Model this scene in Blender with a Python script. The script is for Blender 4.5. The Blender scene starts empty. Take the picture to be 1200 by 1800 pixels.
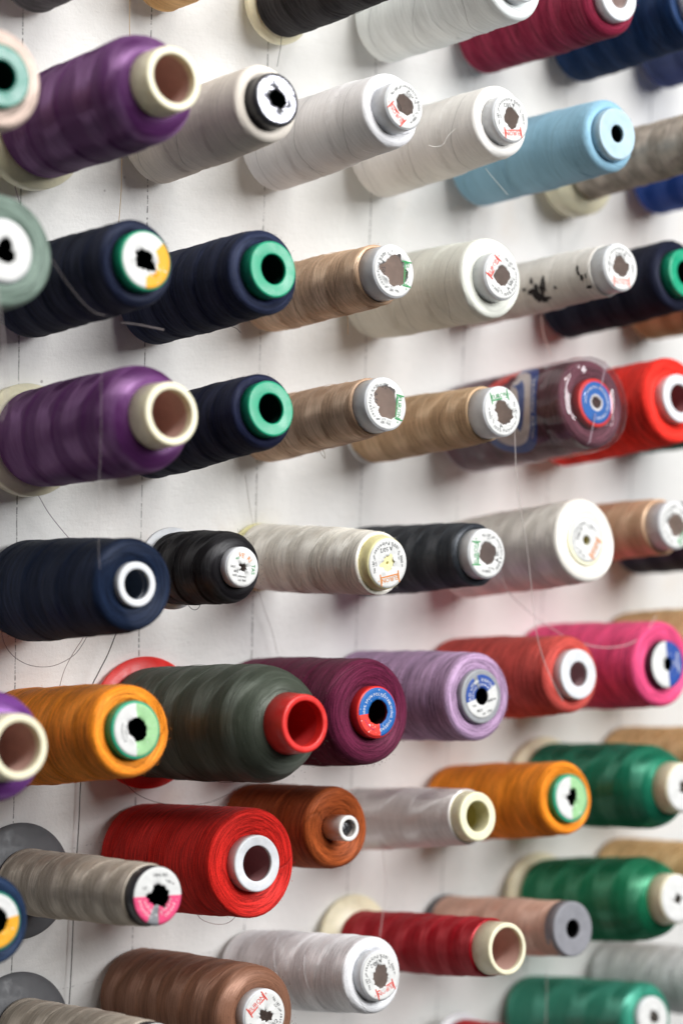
import bpy, math, random
import numpy as np
from mathutils import Vector, Matrix, Quaternion

scene = bpy.context.scene
col = scene.collection
U = 0.0009          # one hundredth of the 90 mm peg spacing

# ------------------------------------------------------------------ camera
cam_data = bpy.data.cameras.new('camera')
cam = bpy.data.objects.new('camera', cam_data)
col.objects.link(cam)
RIGHT = Vector((0.7642291, -0.644114, 0.03272668))
UP = Vector((0.06486571, 0.12724984, 0.9897474))
FWD = Vector((0.64167462, 0.75427093, -0.13902894))
m = Matrix((RIGHT, UP, -FWD)).transposed().to_4x4()
m.translation = Vector((-0.67635454, -1.09278418, 0.39899973))
cam.matrix_world = m
cam_data.sensor_fit = 'VERTICAL'
cam_data.sensor_height = 36.0
cam_data.sensor_width = 24.0
cam_data.lens = 75.766
cam_data.clip_start = 0.01
cam_data.clip_end = 50
cam_data.dof.use_dof = True
cam_data.dof.focus_distance = 1.295
cam_data.dof.aperture_fstop = 3.2
cam_data.dof.aperture_blades = 0
scene.camera = cam

# ------------------------------------------------------------------ room light
world = bpy.data.worlds.new('World')
scene.world = world
world.use_nodes = True
bg = world.node_tree.nodes['Background']
bg.inputs[0].default_value = (1.0, 0.945, 0.915, 1)
bg.inputs[1].default_value = 0.06

def area(name, loc, target, sx, sy, power, color):
    d = bpy.data.lights.new(name, 'AREA')
    d.shape = 'RECTANGLE'; d.size = sx; d.size_y = sy
    d.energy = power; d.color = color
    o = bpy.data.objects.new(name, d); col.objects.link(o)
    o.location = loc
    o.rotation_euler = (Vector(target) - Vector(loc)).to_track_quat('-Z', 'Y').to_euler()
    return o
area('ceiling_lamp', (0.0, -1.75, 2.75), (0.25, 0, 0.2), 1.8, 0.45, 74.0, (1.0, 0.99, 0.965))
area('window_light', (0.95, -2.15, 1.3), (0.25, 0, 0.15), 1.6, 0.95, 78.0, (0.98, 0.99, 1.0))

vs = scene.view_settings
scene.display_settings.display_device = 'sRGB'
vs.view_transform = 'Standard'
vs.look = 'None'
vs.exposure = -0.08
vs.gamma = 1.0
scene.cycles.max_bounces = 10
scene.cycles.diffuse_bounces = 8
scene.cycles.transparent_max_bounces = 12

# ------------------------------------------------------------------ materials
def lin(c):
    return tuple(((v / 255) / 12.92 if v <= 10 else (((v / 255) + 0.055) / 1.055) ** 2.4) for v in c) + (1.0,)

class NT:
    """small helper for building node trees"""
    def __init__(s, nt): s.nt = nt
    def n(s, t, **kw):
        x = s.nt.nodes.new(t)
        for k, v in kw.items(): setattr(x, k, v)
        return x
    def l(s, a, b): s.nt.links.new(a, b)
    def put(s, sock, v):
        if hasattr(v, 'is_output'): s.l(v, sock)
        else: sock.default_value = v
    def math(s, op, a, b=None, c=None, clamp=False):
        x = s.n('ShaderNodeMath', operation=op, use_clamp=clamp)
        s.put(x.inputs[0], a)
        if b is not None: s.put(x.inputs[1], b)
        if c is not None: s.put(x.inputs[2], c)
        return x.outputs[0]
    def vec(s, op, a, b=None, scale=None):
        x = s.n('ShaderNodeVectorMath', operation=op)
        s.put(x.inputs[0], a)
        if b is not None: s.put(x.inputs[1], b)
        if scale is not None: s.put(x.inputs['Scale'], scale)
        return x.outputs['Value'] if op in ('LENGTH', 'DOT_PRODUCT') else x.outputs[0]
    def comb(s, x, y, z):
        c = s.n('ShaderNodeCombineXYZ')
        for i, v in enumerate((x, y, z)): s.put(c.inputs[i], v)
        return c.outputs[0]
    def noise(s, vec, scale, detail=2.0, rough=0.5):
        x = s.n('ShaderNodeTexNoise'); s.put(x.inputs['Vector'], vec)
        x.inputs['Scale'].default_value = scale; x.inputs['Detail'].default_value = detail
        x.inputs['Roughness'].default_value = rough
        return x.outputs[0]
    def ramp(s, v, a, b, lo=0.0, hi=1.0):
        x = s.n('ShaderNodeMapRange', interpolation_type='SMOOTHSTEP')
        s.put(x.inputs[0], v)
        for i, q in enumerate((a, b, lo, hi)): s.put(x.inputs[i + 1], q)
        return x.outputs[0]
    def mix(s, fac, a, b, mode='MIX'):
        x = s.n('ShaderNodeMix', data_type='RGBA', blend_type=mode)
        s.put(x.inputs[0], fac); s.put(x.inputs[6], a); s.put(x.inputs[7], b)
        return x.outputs[2]

def thread_group():
    g = bpy.data.node_groups.new('wound_thread', 'ShaderNodeTree')
    itf = g.interface
    def inp(name, typ, d):
        q = itf.new_socket(name, in_out='INPUT', socket_type=typ); q.default_value = d
    inp('Color', 'NodeSocketColor', (.5, .5, .5, 1)); inp('Roughness', 'NodeSocketFloat', .5)
    inp('Aniso', 'NodeSocketFloat', .7); inp('BandFreq', 'NodeSocketFloat', 90.0)
    inp('BandAngle', 'NodeSocketFloat', .3); inp('Sheen', 'NodeSocketFloat', .2)
    inp('Bump', 'NodeSocketFloat', .5); inp('Groove', 'NodeSocketFloat', 28.0)
    inp('Seed', 'NodeSocketFloat', 0.0); inp('Spec', 'NodeSocketFloat', .5)
    inp('Mottle', 'NodeSocketFloat', .0); inp('Gloss', 'NodeSocketFloat', .1); inp('Bands', 'NodeSocketFloat', .05); inp('Contrast', 'NodeSocketFloat', .2); inp('GlossRough', 'NodeSocketFloat', .35)
    itf.new_socket('Shader', in_out='OUTPUT', socket_type='NodeSocketShader')
    t = NT(g)
    gi = t.n('NodeGroupInput'); go = t.n('NodeGroupOutput')
    I = gi.outputs
    tc = t.n('ShaderNodeTexCoord')
    p = tc.outputs['Object']
    sp = t.n('ShaderNodeSeparateXYZ'); t.l(p, sp.inputs[0])
    x, y, z = sp.outputs
    r = t.math('SQRT', t.math('ADD', t.math('MULTIPLY', x, x), t.math('MULTIPLY', y, y)))
    ang = t.math('DIVIDE', t.math('ARCTAN2', y, x), 2 * math.pi)
    u = t.math('SUBTRACT', z, r)
    sd = t.comb(I['Seed'], I['Seed'], I['Seed'])
    low = t.noise(t.vec('ADD', p, sd), 24.0, 1.5)
    # fine strands, run round the body and in rings on the end face; two winding directions
    uu = t.math('ADD', u, t.math('MULTIPLY', low, 0.002))
    def streak(k, f, s2):
        us = t.math('ADD', uu, t.math('MULTIPLY', t.math('ABSOLUTE', ang), s2))
        return t.noise(t.vec('ADD', t.comb(t.math('MULTIPLY', x, k), t.math('MULTIPLY', y, k), t.math('MULTIPLY', us, f)), sd), 1.0, 2.0, .6)
    st1 = streak(40.0, 800.0, 0.012)
    st2 = streak(70.0, 2000.0, -0.009)
    st = t.math('MULTIPLY', t.math('ADD', st1, st2), 0.5)
    fuzz = t.noise(t.vec('ADD', p, sd), 1400.0, 3.0, .7)
    # broad bands where the traverse changes direction
    w = t.math('ADD', t.math('MULTIPLY', u, I['BandFreq']), t.math('MULTIPLY', low, 1.1))
    w = t.math('ADD', w, ang)
    sw = t.math('SINE', t.math('MULTIPLY', w, 2 * math.pi))
    s = t.math('MULTIPLY', sw, 2.6)
    s = t.math('MINIMUM', t.math('MAXIMUM', s, -1.0), 1.0)
    # thin winding grooves spiralling along the body
    gph = t.math('ADD', t.math('MULTIPLY', u, I['Groove']), t.math('ADD', ang, t.math('MULTIPLY', low, .5)))
    gf = t.math('ABSOLUTE', t.math('SUBTRACT', t.math('FRACT', gph), .5))
    groove = t.ramp(gf, 0.0, 0.018, 1.0, 0.0)
    # tangent of the thread
    rad = t.comb(t.math('MULTIPLY', y, -1.0), x, 0.0)
    vt = t.n('ShaderNodeVectorTransform', vector_type='VECTOR', convert_from='OBJECT', convert_to='WORLD')
    t.l(t.vec('NORMALIZE', rad), vt.inputs[0])
    va = t.n('ShaderNodeVectorTransform', vector_type='VECTOR', convert_from='OBJECT', convert_to='WORLD')
    va.inputs[0].default_value = (0, 0, 1)
    tilt = t.math('MULTIPLY', s, I['BandAngle'])
    tan = t.vec('NORMALIZE', t.vec('ADD', vt.outputs[0], t.vec('SCALE', va.outputs[0], scale=tilt)))
    # colour: strand to strand variation, with band sheen and groove shade painted in
    sv = t.ramp(st, .32, .68, -1.0, .75)
    val = t.math('ADD', 1.0, t.math('MULTIPLY', sv, I['Contrast']))
    val = t.math('ADD', val, t.math('MULTIPLY', t.math('MULTIPLY', t.math('SUBTRACT', fuzz, .47), 2.6), I['Contrast']))
    val = t.math('MULTIPLY', val, t.math('ADD', 1.0, t.math('MULTIPLY', s, I['Bands'])))
    val = t.math('MULTIPLY', val, t.math('SUBTRACT', 1.0, t.math('MULTIPLY', groove, .28)))
    mot = t.ramp(t.noise(t.vec('ADD', p, sd), 120.0, 3.0), .35, .65)
    val = t.math('MULTIPLY', val, t.math('SUBTRACT', 1.0, t.math('MULTIPLY', mot, I['Mottle'])))
    cm = t.vec('SCALE', I['Color'], scale=val)
    hgt = t.math('ADD', t.math('MULTIPLY', st, 1.0), t.math('MULTIPLY', fuzz, .35))
    hgt = t.math('SUBTRACT', hgt, t.math('MULTIPLY', groove, .6))
    bp = t.n('ShaderNodeBump'); t.put(bp.inputs['Strength'], I['Bump']); bp.inputs['Distance'].default_value = .00035
    t.l(hgt, bp.inputs['Height'])
    b = t.n('ShaderNodeBsdfPrincipled')
    t.l(cm, b.inputs['Base Color']); t.put(b.inputs['Roughness'], I['Roughness'])
    t.put(b.inputs['Anisotropic'], I['Aniso']); t.l(tan, b.inputs['Tangent'])
    t.l(bp.outputs[0], b.inputs['Normal']); t.put(b.inputs['Specular IOR Level'], I['Spec'])
    t.put(b.inputs['Sheen Weight'], I['Sheen']); b.inputs['Sheen Roughness'].default_value = .45
    t.l(t.mix(.5, I['Color'], (1, 1, 1, 1)), b.inputs['Sheen Tint'])
    t.l(t.mix(.45, I['Color'], (1, 1, 1, 1)), b.inputs['Specular Tint'])
    gl = t.n('ShaderNodeBsdfAnisotropic')
    t.l(t.mix(.13, t.mix(1.0, I['Color'], I['Color'], 'SCREEN'), (1, 1, 1, 1)), gl.inputs['Color']); t.put(gl.inputs['Roughness'], I['GlossRough'])
    t.put(gl.inputs['Anisotropy'], I['Aniso']); t.l(tan, gl.inputs['Tangent']); t.l(bp.outputs[0], gl.inputs['Normal'])
    mx = t.n('ShaderNodeMixShader')
    t.put(mx.inputs[0], t.math('MULTIPLY', I['Gloss'], t.math('MULTIPLY', t.ramp(st, .3, .7, .55, 1.3), t.math('ADD', .8, t.math('MULTIPLY', s, .45)))))
    t.l(b.outputs[0], mx.inputs[1]); t.l(gl.outputs[0], mx.inputs[2])
    t.l(mx.outputs[0], go.inputs[0])
    return g
THREAD = thread_group()

FIN = {   # finish: roughness, anisotropy, band angle, sheen, bump, specular, gloss, gloss roughness, painted band sheen, strand contrast
    'matte': (.78, .50, .16, .10, 1.0, .08, .07, .46, .07, .60),
    'satin': (.66, .65, .18, .05, .70, .12, .20, .38, .07, .22),
    'silk': (.60, .70, .22, .03, .45, .12, .33, .35, .02, .15),
    'sheeny': (.62, .70, .24, .05, .85, .12, .21, .38, .08, .30),
    'pale': (.75, .55, .16, .20, .55, .10, .04, .48, .03, .10),
}
_seed = [0]
def thread_mat(rgb, finish='matte', freq=85.0, groove=24.0, mottle=0.0):
    _seed[0] += 1
    ma = bpy.data.materials.new('thread'); ma.use_nodes = True
    nt = ma.node_tree; nt.nodes.clear()
    g = nt.nodes.new('ShaderNodeGroup'); g.node_tree = THREAD
    o = nt.nodes.new('ShaderNodeOutputMaterial'); nt.links.new(g.outputs[0], o.inputs[0])
    ro, an, ba, sh, bu, spc, gw, gr, bt, ct = FIN[finish]
    for k, v in dict(Color=lin(rgb), Roughness=ro, Aniso=an, BandAngle=ba, Sheen=sh, Bump=bu, BandFreq=freq * .55,
                     Groove=groove, Seed=_seed[0] * 7.31, Spec=spc, Mottle=mottle, Gloss=gw, GlossRough=gr, Bands=bt, Contrast=ct).items():
        g.inputs[k].default_value = v
    return ma

_pm = {}
def plain(name, rgb, rough=.5, spec=.5, sss=0.0, metal=0.0, bump=0.0, bscale=900.0, var=0.06):
    key = (name, rgb, rough)
    if key in _pm: return _pm[key]
    ma = bpy.data.materials.new(name); ma.use_nodes = True
    t = NT(ma.node_tree); b = ma.node_tree.nodes['Principled BSDF']
    tc = t.n('ShaderNodeTexCoord')
    nz = t.noise(tc.outputs['Object'], 160.0, 4.0, .6)
    v = t.ramp(nz, .3, .7, 1 - var, 1 + var)
    t.l(t.vec('SCALE', lin(rgb)[:3], scale=v), b.inputs['Base Color'])
    t.l(t.ramp(nz, .3, .7, max(rough - .08, .02), rough + .1), b.inputs['Roughness'])
    b.inputs['Specular IOR Level'].default_value = spec
    b.inputs['Metallic'].default_value = metal
    if sss:
        b.inputs['Subsurface Weight'].default_value = sss
        b.inputs['Subsurface Radius'].default_value = (1, .9, .7)
        b.inputs['Subsurface Scale'].default_value = .004
    if bump:
        bp = t.n('ShaderNodeBump'); bp.inputs['Strength'].default_value = bump; bp.inputs['Distance'].default_value = .0003
        t.l(t.noise(tc.outputs['Object'], bscale, 3.0), bp.inputs['Height']); t.l(bp.outputs[0], b.inputs['Normal'])
    _pm[key] = ma
    return ma
P = lambda rgb, rough=.38: plain('plastic', rgb, rough, .45, sss=.25)
WHITE = P((213, 215, 218)); CREAM = P((231, 224, 194)); GREEN = plain('plastic', (22, 150, 112), .32, .5)
GREY = plain('plastic', (120, 121, 126), .45, .5); DARK = plain('plastic', (40, 40, 46), .4, .5)
DGREY = plain('plastic', (82, 83, 86), .5, .5); RED = P((212, 44, 40), .36); YELLOW = P((222, 214, 160))
PALEBLUE = P((170, 195, 208)); TEAL = plain('plastic', (16, 116, 98), .3, .5); LGREY = P((150, 152, 156))
PAPER = plain('paper', (212, 212, 210), .7, .25, bump=.5)
PAPERS = {'w': PAPER, 'b': plain('print', (28, 98, 170), .5, .35), 'r': plain('print', (224, 62, 52), .5, .35),
          'o': plain('print', (222, 160, 80), .55, .3), 'g': plain('print', (150, 196, 142), .55, .3),
          'p': plain('print', (222, 74, 120), .5, .35), 'd': plain('print', (128, 130, 134), .5, .4),
          'n': plain('print', (38, 74, 150), .5, .35), 'y': plain('print', (232, 165, 40), .55, .3),
          's': plain('foil', (158, 158, 166), .30, .6, metal=.9, bump=.9, bscale=260.0)}
INK = {'k': plain('ink', (58, 58, 62), .6, .2), 'r': plain('ink', (214, 70, 56), .6, .2), 'g': plain('ink', (60, 150, 90), .6, .2),
       'o': plain('ink', (214, 130, 50), .6, .2), 'w': plain('ink', (236, 236, 236), .6, .2), 'm': plain('ink', (140, 50, 120), .6, .2),
       'b': plain('ink', (40, 80, 150), .6, .2), 'f': plain('ink', (226, 140, 128), .6, .2)}
BARE = plain('raw_wood', (196, 164, 120), .7, .2)
STEEL = plain('steel', (90, 90, 92), .35, .5, metal=.9)

# ------------------------------------------------------------------ helpers
def new_obj(name, verts, faces, mats, parent=None, smooth=True, midx=None):
    me = bpy.data.meshes.new(name)
    me.from_pydata(verts, [], faces)
    for q in (mats if isinstance(mats, (list, tuple)) else [mats]): me.materials.append(q)
    if midx is not None: me.polygons.foreach_set('material_index', midx)
    me.polygons.foreach_set('use_smooth', [smooth] * len(me.polygons))
    me.update()
    o = bpy.data.objects.new(name, me); col.objects.link(o)
    if parent is not None: o.parent = parent
    return o

def lathe(name, prof, mat, parent, segs=64, mod=None, closed=False):
    """revolve (r, z) points round local Z; mod(theta array, r, z, i) gives a radial change"""
    th = np.linspace(0, 2 * math.pi, segs, endpoint=False)
    V = []
    for i, (r, z) in enumerate(prof):
        dr = mod(th, r, z, i) if mod else 0.0
        rr = r + dr
        V.append(np.stack([rr * np.cos(th), rr * np.sin(th), np.full(segs, z)], 1))
    V = np.concatenate(V).tolist()
    F = []
    n = len(prof)
    for i in range(n if closed else n - 1):
        a, b = i * segs, ((i + 1) % n) * segs
        for j in range(segs):
            k = (j + 1) % segs
            F.append((a + j, a + k, b + k, b + j))
    return new_obj(name, V, F, mat, parent)

def tube_mesh(points, rad, sides=6):
    """round strand through points; returns verts, faces"""
    pts = [Vector(q) for q in points]
    V, F = [], []
    up = Vector((0.31, 0.17, 0.93))
    for i, q in enumerate(pts):
        d = (pts[min(i + 1, len(pts) - 1)] - pts[max(i - 1, 0)]).normalized()
        a = d.cross(up)
        if a.length < 1e-4: a = d.cross(Vector((1, 0, 0)))
        a.normalize(); b = d.cross(a)
        for k in range(sides):
            t = 2 * math.pi * k / sides
            V.append(tuple(q + rad * (math.cos(t) * a + math.sin(t) * b)))
    for i in range(len(pts) - 1):
        for k in range(sides):
            k2 = (k + 1) % sides
            F.append((i * sides + k, i * sides + k2, (i + 1) * sides + k2, (i + 1) * sides + k))
    F.append(tuple(range(sides - 1, -1, -1))); F.append(tuple(range((len(pts) - 1) * sides, len(pts) * sides)))
    return V, F

def catmull(pts, n=8):
    P_ = [np.array(q, float) for q in pts]
    P_ = [2 * P_[0] - P_[1]] + P_ + [2 * P_[-1] - P_[-2]]
    out = []
    for i in range(1, len(P_) - 2):
        p0, p1, p2, p3 = P_[i - 1:i + 3]
        for k in range(n):
            s = k / n
            out.append(.5 * ((2 * p1) + (-p0 + p2) * s + (2 * p0 - 5 * p1 + 4 * p2 - p3) * s * s + (-p0 + 3 * p1 - 3 * p2 + p3) * s ** 3))
    out.append(P_[-2])
    return [tuple(q) for q in out]

_glyph = {}
def glyphs(text, size):
    """flat triangles of a word set in the built-in typeface, starting at x = 0"""
    if text not in _glyph:
        cu = bpy.data.curves.new('word', 'FONT')
        cu.body = text; cu.size = 1.0; cu.resolution_u = 2; cu.fill_mode = 'FRONT'
        ob = bpy.data.objects.new('word', cu)
        me = ob.to_mesh()
        v = np.array([q.co[:] for q in me.vertices]) if len(me.vertices) else np.zeros((0, 3))
        f = [tuple(q.vertices) for q in me.polygons]
        ob.to_mesh_clear(); bpy.data.objects.remove(ob); bpy.data.curves.remove(cu)
        _glyph[text] = (v, f)
    v, f = _glyph[text]
    return v * size, f

def print_items(items, R, z, parent, rot):
    """items in units of the label radius: ('line', text, x, y, size, ink, turn) / ('arc', text, r, centre deg, size, ink, inward) / ('bar', x0, y0, x1, y1, w, ink)"""
    V, F, MI, mats = [], [], [], []
    def push(v, f, ink):
        if not len(v): return
        ma = INK[ink]
        if ma not in mats: mats.append(ma)
        o = len(V)
        c, s = math.cos(rot), math.sin(rot)
        for q in v:
            V.append(((q[0] * c - q[1] * s) * R, (q[0] * s + q[1] * c) * R, z))
        for q in f: F.append(tuple(i + o for i in q)); MI.append(mats.index(ma))
    for it in items:
        if it[0] == 'line':
            _, s, x, y, sz, ink, turn = it
            v, f = glyphs(s, sz)
            if not len(v): continue
            v = v.copy(); v[:, 0] -= (v[:, 0].max() + v[:, 0].min()) / 2; v[:, 1] -= sz * .35
            a = math.radians(turn); c, q = math.cos(a), math.sin(a)
            v = np.stack([v[:, 0] * c - v[:, 1] * q + x, v[:, 0] * q + v[:, 1] * c + y], 1)
            push(v, f, ink)
        elif it[0] == 'arc':
            _, s, r, cd, sz, ink, inward = it
            adv = []
            for ch in s:
                v, f = glyphs(ch, sz)
                adv.append(sz * .33 if ch == ' ' or not len(v) else v[:, 0].max() + sz * .17)
            tot = sum(adv); pos = 0.0
            for ch, w_ in zip(s, adv):
                v, f = glyphs(ch, sz)
                mid = pos + w_ / 2 - tot / 2; pos += w_
                if not len(v): continue
                a = math.radians(cd) + (mid / r if inward else -mid / r)
                turn = a + math.pi / 2 if inward else a - math.pi / 2
                vx = v[:, 0] - w_ / 2; vy = v[:, 1] - sz * .35
                c, q = math.cos(turn), math.sin(turn)
                push(np.stack([vx * c - vy * q + r * math.cos(a), vx * q + vy * c + r * math.sin(a)], 1), f, ink)
        else:
            _, x0, y0, x1, y1, w_, ink = it
            d = np.array([x1 - x0, y1 - y0]); d /= np.linalg.norm(d); nn = np.array([-d[1], d[0]]) * w_ / 2
            a, b = np.array([x0, y0]), np.array([x1, y1])
            push([a - nn, b - nn, b + nn, a + nn], [(0, 1, 2, 3)], ink)
    if F:
        new_obj('printed_text', V, F, mats, parent, smooth=False, midx=MI)

def paper_label(parent, R, z, hole, sector, seed, jag=.16, curl=.8, items=(), rot=0.0, offset=(0, 0)):
    """thin printed paper disc pasted on the tube end, its middle torn through where the peg went in"""
    rnd = random.Random(seed)
    n, m_ = 96, 6
    ph = [rnd.uniform(0, 6.28) for _ in range(8)]
    th = np.linspace(0, 2 * math.pi, n, endpoint=False)
    kn = rnd.choice((6, 7, 8, 9))
    ka = np.sort((np.arange(kn) + np.array([rnd.uniform(-.4, .4) for _ in range(kn)])) * 2 * math.pi / kn % (2 * math.pi))
    kr = 1 + jag * np.array([rnd.uniform(-1.3, 1.5) for _ in range(kn)])
    rin = np.interp(th, np.concatenate(([ka[-1] - 2 * math.pi], ka, [ka[0] + 2 * math.pi])), np.concatenate(([kr[-1]], kr, [kr[0]])))
    rin += jag * .22 * np.sin(11 * th + ph[3])
    rin += np.array([rnd.uniform(-jag, jag) * .3 for _ in range(n)])
    rin = np.clip(rin * hole, .12, .88)
    cur = curl * .001 * (np.sin(3 * th + ph[4]) * .6 + np.sin(5 * th + ph[5]) * .5 + .15)
    V, F, MI, mats = [], [], [], []
    for layer in (0.0, -.00012):
        for k in range(m_ + 1):
            s = k / m_
            for j in range(n):
                r = (rin[j] + (1 - rin[j]) * s)
                zz = z + layer + cur[j] * max(0, 1 - s * 1.8) ** 2 + (.0002 * rnd.random() if 0 < k < m_ and curl else 0)
                V.append((R * r * math.cos(th[j]), R * r * math.sin(th[j]), zz))
    half = (m_ + 1) * n
    for L_ in (0, 1):
        for k in range(m_):
            for j in range(n):
                j2 = (j + 1) % n
                q = [L_ * half + k * n + j, L_ * half + k * n + j2, L_ * half + (k + 1) * n + j2, L_ * half + (k + 1) * n + j]
                F.append(tuple(reversed(q)) if L_ == 0 else tuple(q))
                a = (math.degrees(th[j] + math.pi / n) - math.degrees(rot)) % 360
                c = sector(a, (rin[j] + (1 - rin[j]) * (k + .5) / m_)) if L_ == 0 else 'w'
                ma = PAPERS[c]
                if ma not in mats: mats.append(ma)
                MI.append(mats.index(ma))
    for k in (0, m_):
        for j in range(n):
            j2 = (j + 1) % n
            q = (k * n + j, k * n + j2, half + k * n + j2, half + k * n + j)
            F.append(q if k == 0 else tuple(reversed(q))); MI.append(0)
    lab = new_obj('label', V, F, mats, parent, smooth=True, midx=MI)
    if items: print_items(items, R, z + .00028, lab, rot)
    return lab

def maker(ink, word=True):
    """the white disc with the framed wordmark at the top and small print below"""
    it = [('line', 'EURON', 0, .66, .27, ink, 0),
          ('bar', -.48, .52, .48, .52, .05, ink), ('bar', -.48, .86, -.48, .38, .05, ink), ('bar', .48, .86, .48, .38, .05, ink),
          ('line', '*', .60, .60, .2, ink, 0),
          ('line', 'A 50/2', 0, -.56, .25, 'k', 0), ('arc', '100% Polyester', .80, 270, .19, 'k', True),
          ('line', '5000 m', -.74, .05, .16, 'k', 90), ('line', 'No 187', .76, .02, .16, 'k', -90), ('line', 'Col. 1400', .66, -.22, .12, 'k', -80),
          ('line', 'Tex 27', -.62, -.22, .13, 'k', 80)]
    return it

# ------------------------------------------------------------------ the wall
def wall_material():
    ma = bpy.data.materials.new('painted_wall'); ma.use_nodes = True
    t = NT(ma.node_tree); b = ma.node_tree.nodes['Principled BSDF']
    tc = t.n('ShaderNodeTexCoord'); p = tc.outputs['Object']
    sp = t.n('ShaderNodeSeparateXYZ'); t.l(p, sp.inputs[0]); x, _, z = sp.outputs
    def line(a, other, off, wd, hit):
        wob = t.math('MULTIPLY', t.math('SUBTRACT', t.noise(p, 40.0, 2.0), .5), .0016)
        q = t.math('ADD', t.math('DIVIDE', t.math('ADD', a, wob), .09), off)
        d = t.math('MULTIPLY', t.math('ABSOLUTE', t.math('SUBTRACT', t.math('FRACT', q), .5)), .09)
        on = t.ramp(d, wd * .6, wd * 1.3, 1.0, 0.0)
        dash = t.ramp(t.noise(t.comb(t.math('MULTIPLY', other, 1.0), t.math('MULTIPLY', a, .15), 0.0), 420.0, 3.0, .75), hit, hit + .1)
        press = t.ramp(t.noise(p, 22.0, 2.0), .3, .6, .35, 1.0)
        return t.math('MULTIPLY', t.math('MULTIPLY', on, dash), press)
    v1 = line(x, z, .5, .00046, .42)
    h1 = line(z, x, .5, .00026, .50)
    mark = t.math('MAXIMUM', v1, t.math('MULTIPLY', h1, .8))
    dots = t.n('ShaderNodeTexVoronoi'); t.l(p, dots.inputs['Vector']); dots.inputs['Scale'].default_value = 55.0
    dm = t.math('MULTIPLY', t.ramp(dots.outputs['Distance'], .03, .075, 1.0, 0.0),
                t.ramp(t.noise(p, 31.0, 1.0), .56, .62))
    broad = t.noise(p, 9.0, 3.0)
    base = t.mix(t.ramp(broad, .3, .7), lin((225, 224, 221)), lin((234, 233, 230)))
    stain = t.ramp(t.noise(p, 14.0, 4.0), .60, .78, 0.0, .5)
    base = t.mix(stain, base, lin((218, 208, 196)))
    c = t.mix(t.math('MULTIPLY', mark, .82), base, lin((62, 60, 62)))
    c = t.mix(t.math('MULTIPLY', dm, .6), c, lin((120, 112, 108)))
    t.l(c, b.inputs['Base Color'])
    b.inputs['Roughness'].default_value = .58
    b.inputs['Specular IOR Level'].default_value = .35
    h = t.math('ADD', t.math('MULTIPLY', t.noise(p, 520.0, 4.0, .65), .55), t.math('MULTIPLY', t.noise(p, 150.0, 3.0), .9))
    h = t.math('ADD', h, t.math('MULTIPLY', t.noise(t.comb(t.math('MULTIPLY', x, 60.0), 0.0, t.math('MULTIPLY', z, 600.0)), 1.0, 2.0), .25))
    h = t.math('SUBTRACT', h, t.math('MULTIPLY', mark, .3))
    bp = t.n('ShaderNodeBump'); bp.inputs['Strength'].default_value = .55; bp.inputs['Distance'].default_value = .0009
    t.l(h, bp.inputs['Height']); t.l(bp.outputs[0], b.inputs['Normal'])
    return ma
def build_wall():
    x0, x1, z0, z1, d = -0.9, 3.2, -1.0, 1.6, .03
    V = [(x0, 0, z0), (x1, 0, z0), (x1, 0, z1), (x0, 0, z1), (x0, d, z0), (x1, d, z0), (x1, d, z1), (x0, d, z1)]
    F = [(0, 1, 2, 3), (5, 4, 7, 6), (4, 0, 3, 7), (1, 5, 6, 2), (3, 2, 6, 7), (4, 5, 1, 0)]
    w = new_obj('wall', V, F, wall_material(), smooth=False)
    w['kind'] = 'structure'
    return w
WALL = build_wall()

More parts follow.
